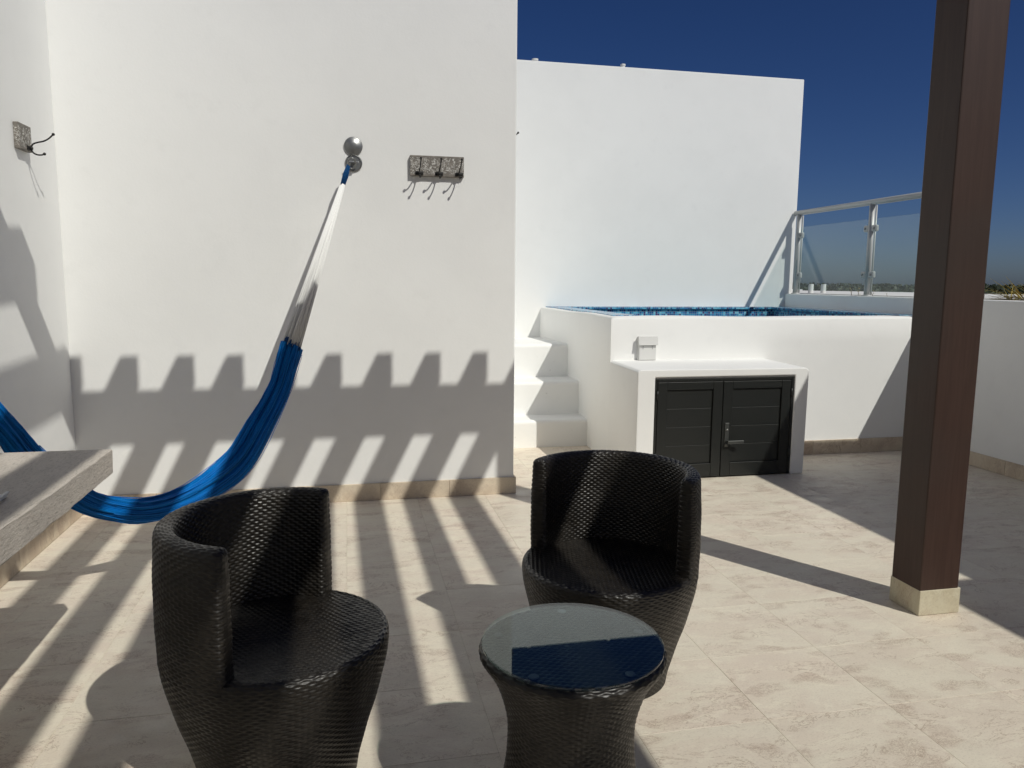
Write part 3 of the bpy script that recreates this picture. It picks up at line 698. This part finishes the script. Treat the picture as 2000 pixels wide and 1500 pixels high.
for i, p in enumerate(path):
    d = (path[min(i+1, len(path)-1)]-path[max(i-1, 0)]).normalized(); a = nrm; b = d.cross(a).normalized(); s = i*0.02
    for k in range(K):
        t = 2*math.pi*k/K
        f = 1 + .11*math.sin(5*t+phs[0]+s*.8) + .10*math.sin(9*t+phs[1]-s*.7) + .09*math.sin(14*t+phs[2]+s*.9) + .06*math.sin(23*t+phs[3]+s*.6) + .02*math.sin(37*t+s) + .012*math.sin(50*s*math.pi+3*t)
        sag = 0.10*math.sin(s*4+1.3)*math.cos(2*t)
        verts.append(p + (b*math.cos(t)*(1+sag) + a*math.sin(t)*0.62)*rad[i]*f)
me = bpy.data.meshes.new('hammock_bed'); fcs = [(i*K+k, i*K+(k+1) % K, (i+1)*K+(k+1) % K, (i+1)*K+k) for i in range(len(path)-1) for k in range(K)]
me.from_pydata([tuple(v) for v in verts], [], fcs); me.update()
uvl = me.uv_layers.new(name='UVMap'); uvs = []
for i in range(len(path)-1):
    for k in range(K): uvs += [k/K, i*0.012, (k+1)/K, i*0.012, (k+1)/K, (i+1)*0.012, k/K, (i+1)*0.012]
uvl.data.foreach_set('uv', uvs)
o = link('hammock_bed', me, M['blue'], hm, smooth=True); place(o, hm)
# loose cords lying along the net
r5 = random.Random(9); bm = bmesh.new()
for q in range(84):
    t0 = r5.uniform(0, 6.283); dr = r5.uniform(-.5, .5); amp = r5.uniform(.98, 1.07); i0 = r5.randrange(0, 12); i1 = len(path)-1-r5.randrange(0, 30)
    if r5.random() < .45: i0 = r5.randrange(0, len(path)-90); i1 = i0+r5.randrange(40, 90)
    pts = []
    for i in range(i0, i1, 5):
        t = t0+dr*i/len(path); k = int(t/(2*math.pi)*K) % K
        v = verts[i*K+k]; pts.append(path[i]+(v-path[i])*(amp+.035*math.sin(i*.13+q)))
    tube_bm(bm, pts, 0.0021, 4)
place(link('loose_cords', bm_mesh('loose_cords', bm), M['blue2'], hm, smooth=True, kind='stuff'), hm)
# a ragged band of loops where the net starts
r4 = random.Random(5); bm = bmesh.new()
d0 = (path[1]-path[0]).normalized(); b0 = d0.cross(nrm).normalized(); tops = []
for k in range(30):
    t = 2*math.pi*k/30; q = path[0] + (b0*math.cos(t)+nrm*math.sin(t)*.62)*rad[0]*r4.uniform(.72, 1.0)
    e = q - d0*r4.uniform(0.0, .035); tops.append(e); tube_bm(bm, [q+d0*.02, q, e], [.006, .005, .004], 6)
place(link('net_loops', bm_mesh('net_loops', bm), M['bluec'], hm, smooth=True), hm)
knot = HK + (Vector(HP[0])-HK).normalized()*0.135
bm = bmesh.new()
for k in range(150):
    t_ = 2*math.pi*(k*0.381966); rr0 = math.sqrt((k+.5)/150)
    e = tops[k % 30] if k % 4 == 0 else path[0]+(b0*math.cos(t_)*rr0+nrm*math.sin(t_)*.6*rr0)*rad[0]*.97+d0*.01
    a = knot + (b0*math.cos(t_)*rr0+nrm*math.sin(t_)*rr0)*0.014
    mid_ = (a+e)/2 + (b0*r4.uniform(-1, 1)+nrm*r4.uniform(-1, 1))*0.003 + Vector((0, 0, -.004))
    tube_bm(bm, [a, mid_, e], 0.0026, 5)
place(link('white_strings', bm_mesh('white_strings', bm), M['string'], hm, smooth=True), hm)
dk = (knot-HK).normalized(); bm = bmesh.new(); sd = dk.cross(nrm).normalized()
for k in range(7):
    ofs = (k-3)/3.0; a = HK+Vector((0, -.004*abs(ofs), .002)) + sd*.010*ofs; c = knot+sd*.014*ofs+nrm*r4.uniform(-.008, .008)+dk*r4.uniform(0.0, .014)
    tube_bm(bm, [a, (a+c)/2+sd*.008*ofs, c], 0.0045, 7)
place(link('cord_eye', bm_mesh('cord_eye', bm), M['bluec'], hm, smooth=True), hm)
# second end: strings to the hook on the side wall
HL = Vector((-1.63, 3.26, 2.12)); bm = bmesh.new(); pe = path[-1]; de = (path[-1]-path[-2]).normalized(); be = de.cross(nrm).normalized()
for k in range(34):
    t = 2*math.pi*k/34; tube_bm(bm, [pe+(be*math.cos(t)+nrm*math.sin(t)*.62)*rad[-1]*.95-de*.01, HL+(pe-HL).normalized()*.13+(be*r4.uniform(-1, 1))*.012], .0022, 5)
place(link('white_strings', bm_mesh('white_strings', bm), M['string'], hm, smooth=True), hm)
bm = bmesh.new()
for k in range(6): tube_bm(bm, [HL+Vector((0, 0, 0))+be*.006*(k-2.5), HL+(pe-HL).normalized()*.14+be*.006*(k-2.5)], .0045, 7)
place(link('cord_eye', bm_mesh('cord_eye', bm), M['bluec'], hm, smooth=True), hm)

def hammock_hook(loc, axis, lab):
    # local frame: wall at y=0, outwards is -y
    t = empty('hammock_hook', loc, {'Y': 0, 'X': R(90)}[axis], label=lab, cat='hook', group='chrome hammock hooks')
    bm = bmesh.new(); lathe_bm(bm, [(0.054, -0.0005), (0.055, -.006), (0.050, -.010), (0.046, -.004), (0.012, -.0035)], 40, 'Y', (0, 0, 0))
    link('wall_cup', bm_mesh('wall_cup', bm), M['chrome'], t, smooth=False)
    bm = bmesh.new(); lathe_bm(bm, [(0.058, 0.0), (0.059, -.005), (0.055, -.008), (0.050, -.009), (0.047, -.009), (0.044, -.012), (0.036, -.0125), (0.032, -.0155), (0.018, -.018), (0.004, -.019)], 44, 'Y', (0.0, -.003, 0.106))
    link('hinged_cover', bm_mesh('hinged_cover', bm), M['chrome'], t, smooth=True)
    bm = bmesh.new(); lathe_bm(bm, [(.010, -.004), (.010, -.03)], 14, 'Y', (0, 0, .005)); add_box(bm, -.030, .030, -.050, -.034, -.004, .006, .002); link('cross_pin', bm_mesh('cross_pin', bm), M['steel'], t)
    bm = bmesh.new(); pts = [(-.012+.024*math.cos(a), -.05-.018*math.sin(a)*1.2, -.008+.030*math.sin(a)) for a in [2*math.pi*q/20 for q in range(21)]]
    tube_bm(bm, pts, .0045, 8, False); link('ring', bm_mesh('ring', bm), M['chrome'], t, smooth=True)
    return t
hammock_hook((0.058, 5.2, 2.247), 'Y', 'chrome wall hook with its round cover flipped up, holding the hammock end')
h2 = hammock_hook((-1.69, 3.27, 2.15), 'X', 'chrome hammock hook on the side wall just outside the left edge')

# ------------------------------------------------------------------ coat hook boards
def hook_mesh():
    bm = bmesh.new()        # local: wall board face at y=0, outwards -y
    add_box(bm, -.026, .026, -.008, 0, -.012, .012, .003)
    lathe_bm(bm, [(.011, -.008), (.010, -.018), (.005, -.021)], 12, 'Y', (0, 0, 0))
    up_ = [(0, -.012, .004), (0, -.022, .022), (0, -.045, .032), (0, -.075, .040), (0, -.100, .054), (0, -.125, .078)]
    dn = [(0, -.012, -.006), (0, -.020, -.022), (0, -.038, -.032), (0, -.060, -.033), (0, -.075, -.027)]
    for P in (up_, dn):
        q = catmull(P, 5); tube_bm(bm, q, .0042, 8); e = q[-1]
        bmesh.ops.create_uvsphere(bm, u_segments=12, v_segments=8, radius=.008, matrix=Matrix.Translation(e))
    return bm_mesh('hook', bm)
hk_me = hook_mesh()
def rack(loc, rz, w, h, xs, lab, d=0.027):
    t = empty('coat_rack', loc, rz, label=lab, cat='coat rack', group='carved coat hook boards')
    bm = bmesh.new(); add_box(bm, -w/2, w/2, -d, 0, -h/2, h/2, .003); link('board', bm_mesh('board', bm), M['board'], t)
    for x in xs:
        link('hook', hk_me, M['black'], t, loc=(x, -d, -h/2+.018), smooth=True)
    return t
rack((0.597, 5.1995, 2.245), 0, 0.355, 0.132, (-.118, .012, .145), 'carved whitewashed board with three black iron hooks on the hammock wall')
rack((-1.6895, 4.675, 2.238), R(90), 0.165, 0.135, (.035,), 'small carved board with one black double hook on the left side wall')
rack((1.1355, 5.84, 2.58), R(90), 0.16, 0.13, (0.0,), 'sliver of a hook board on the edge of the hammock wall by the pool')
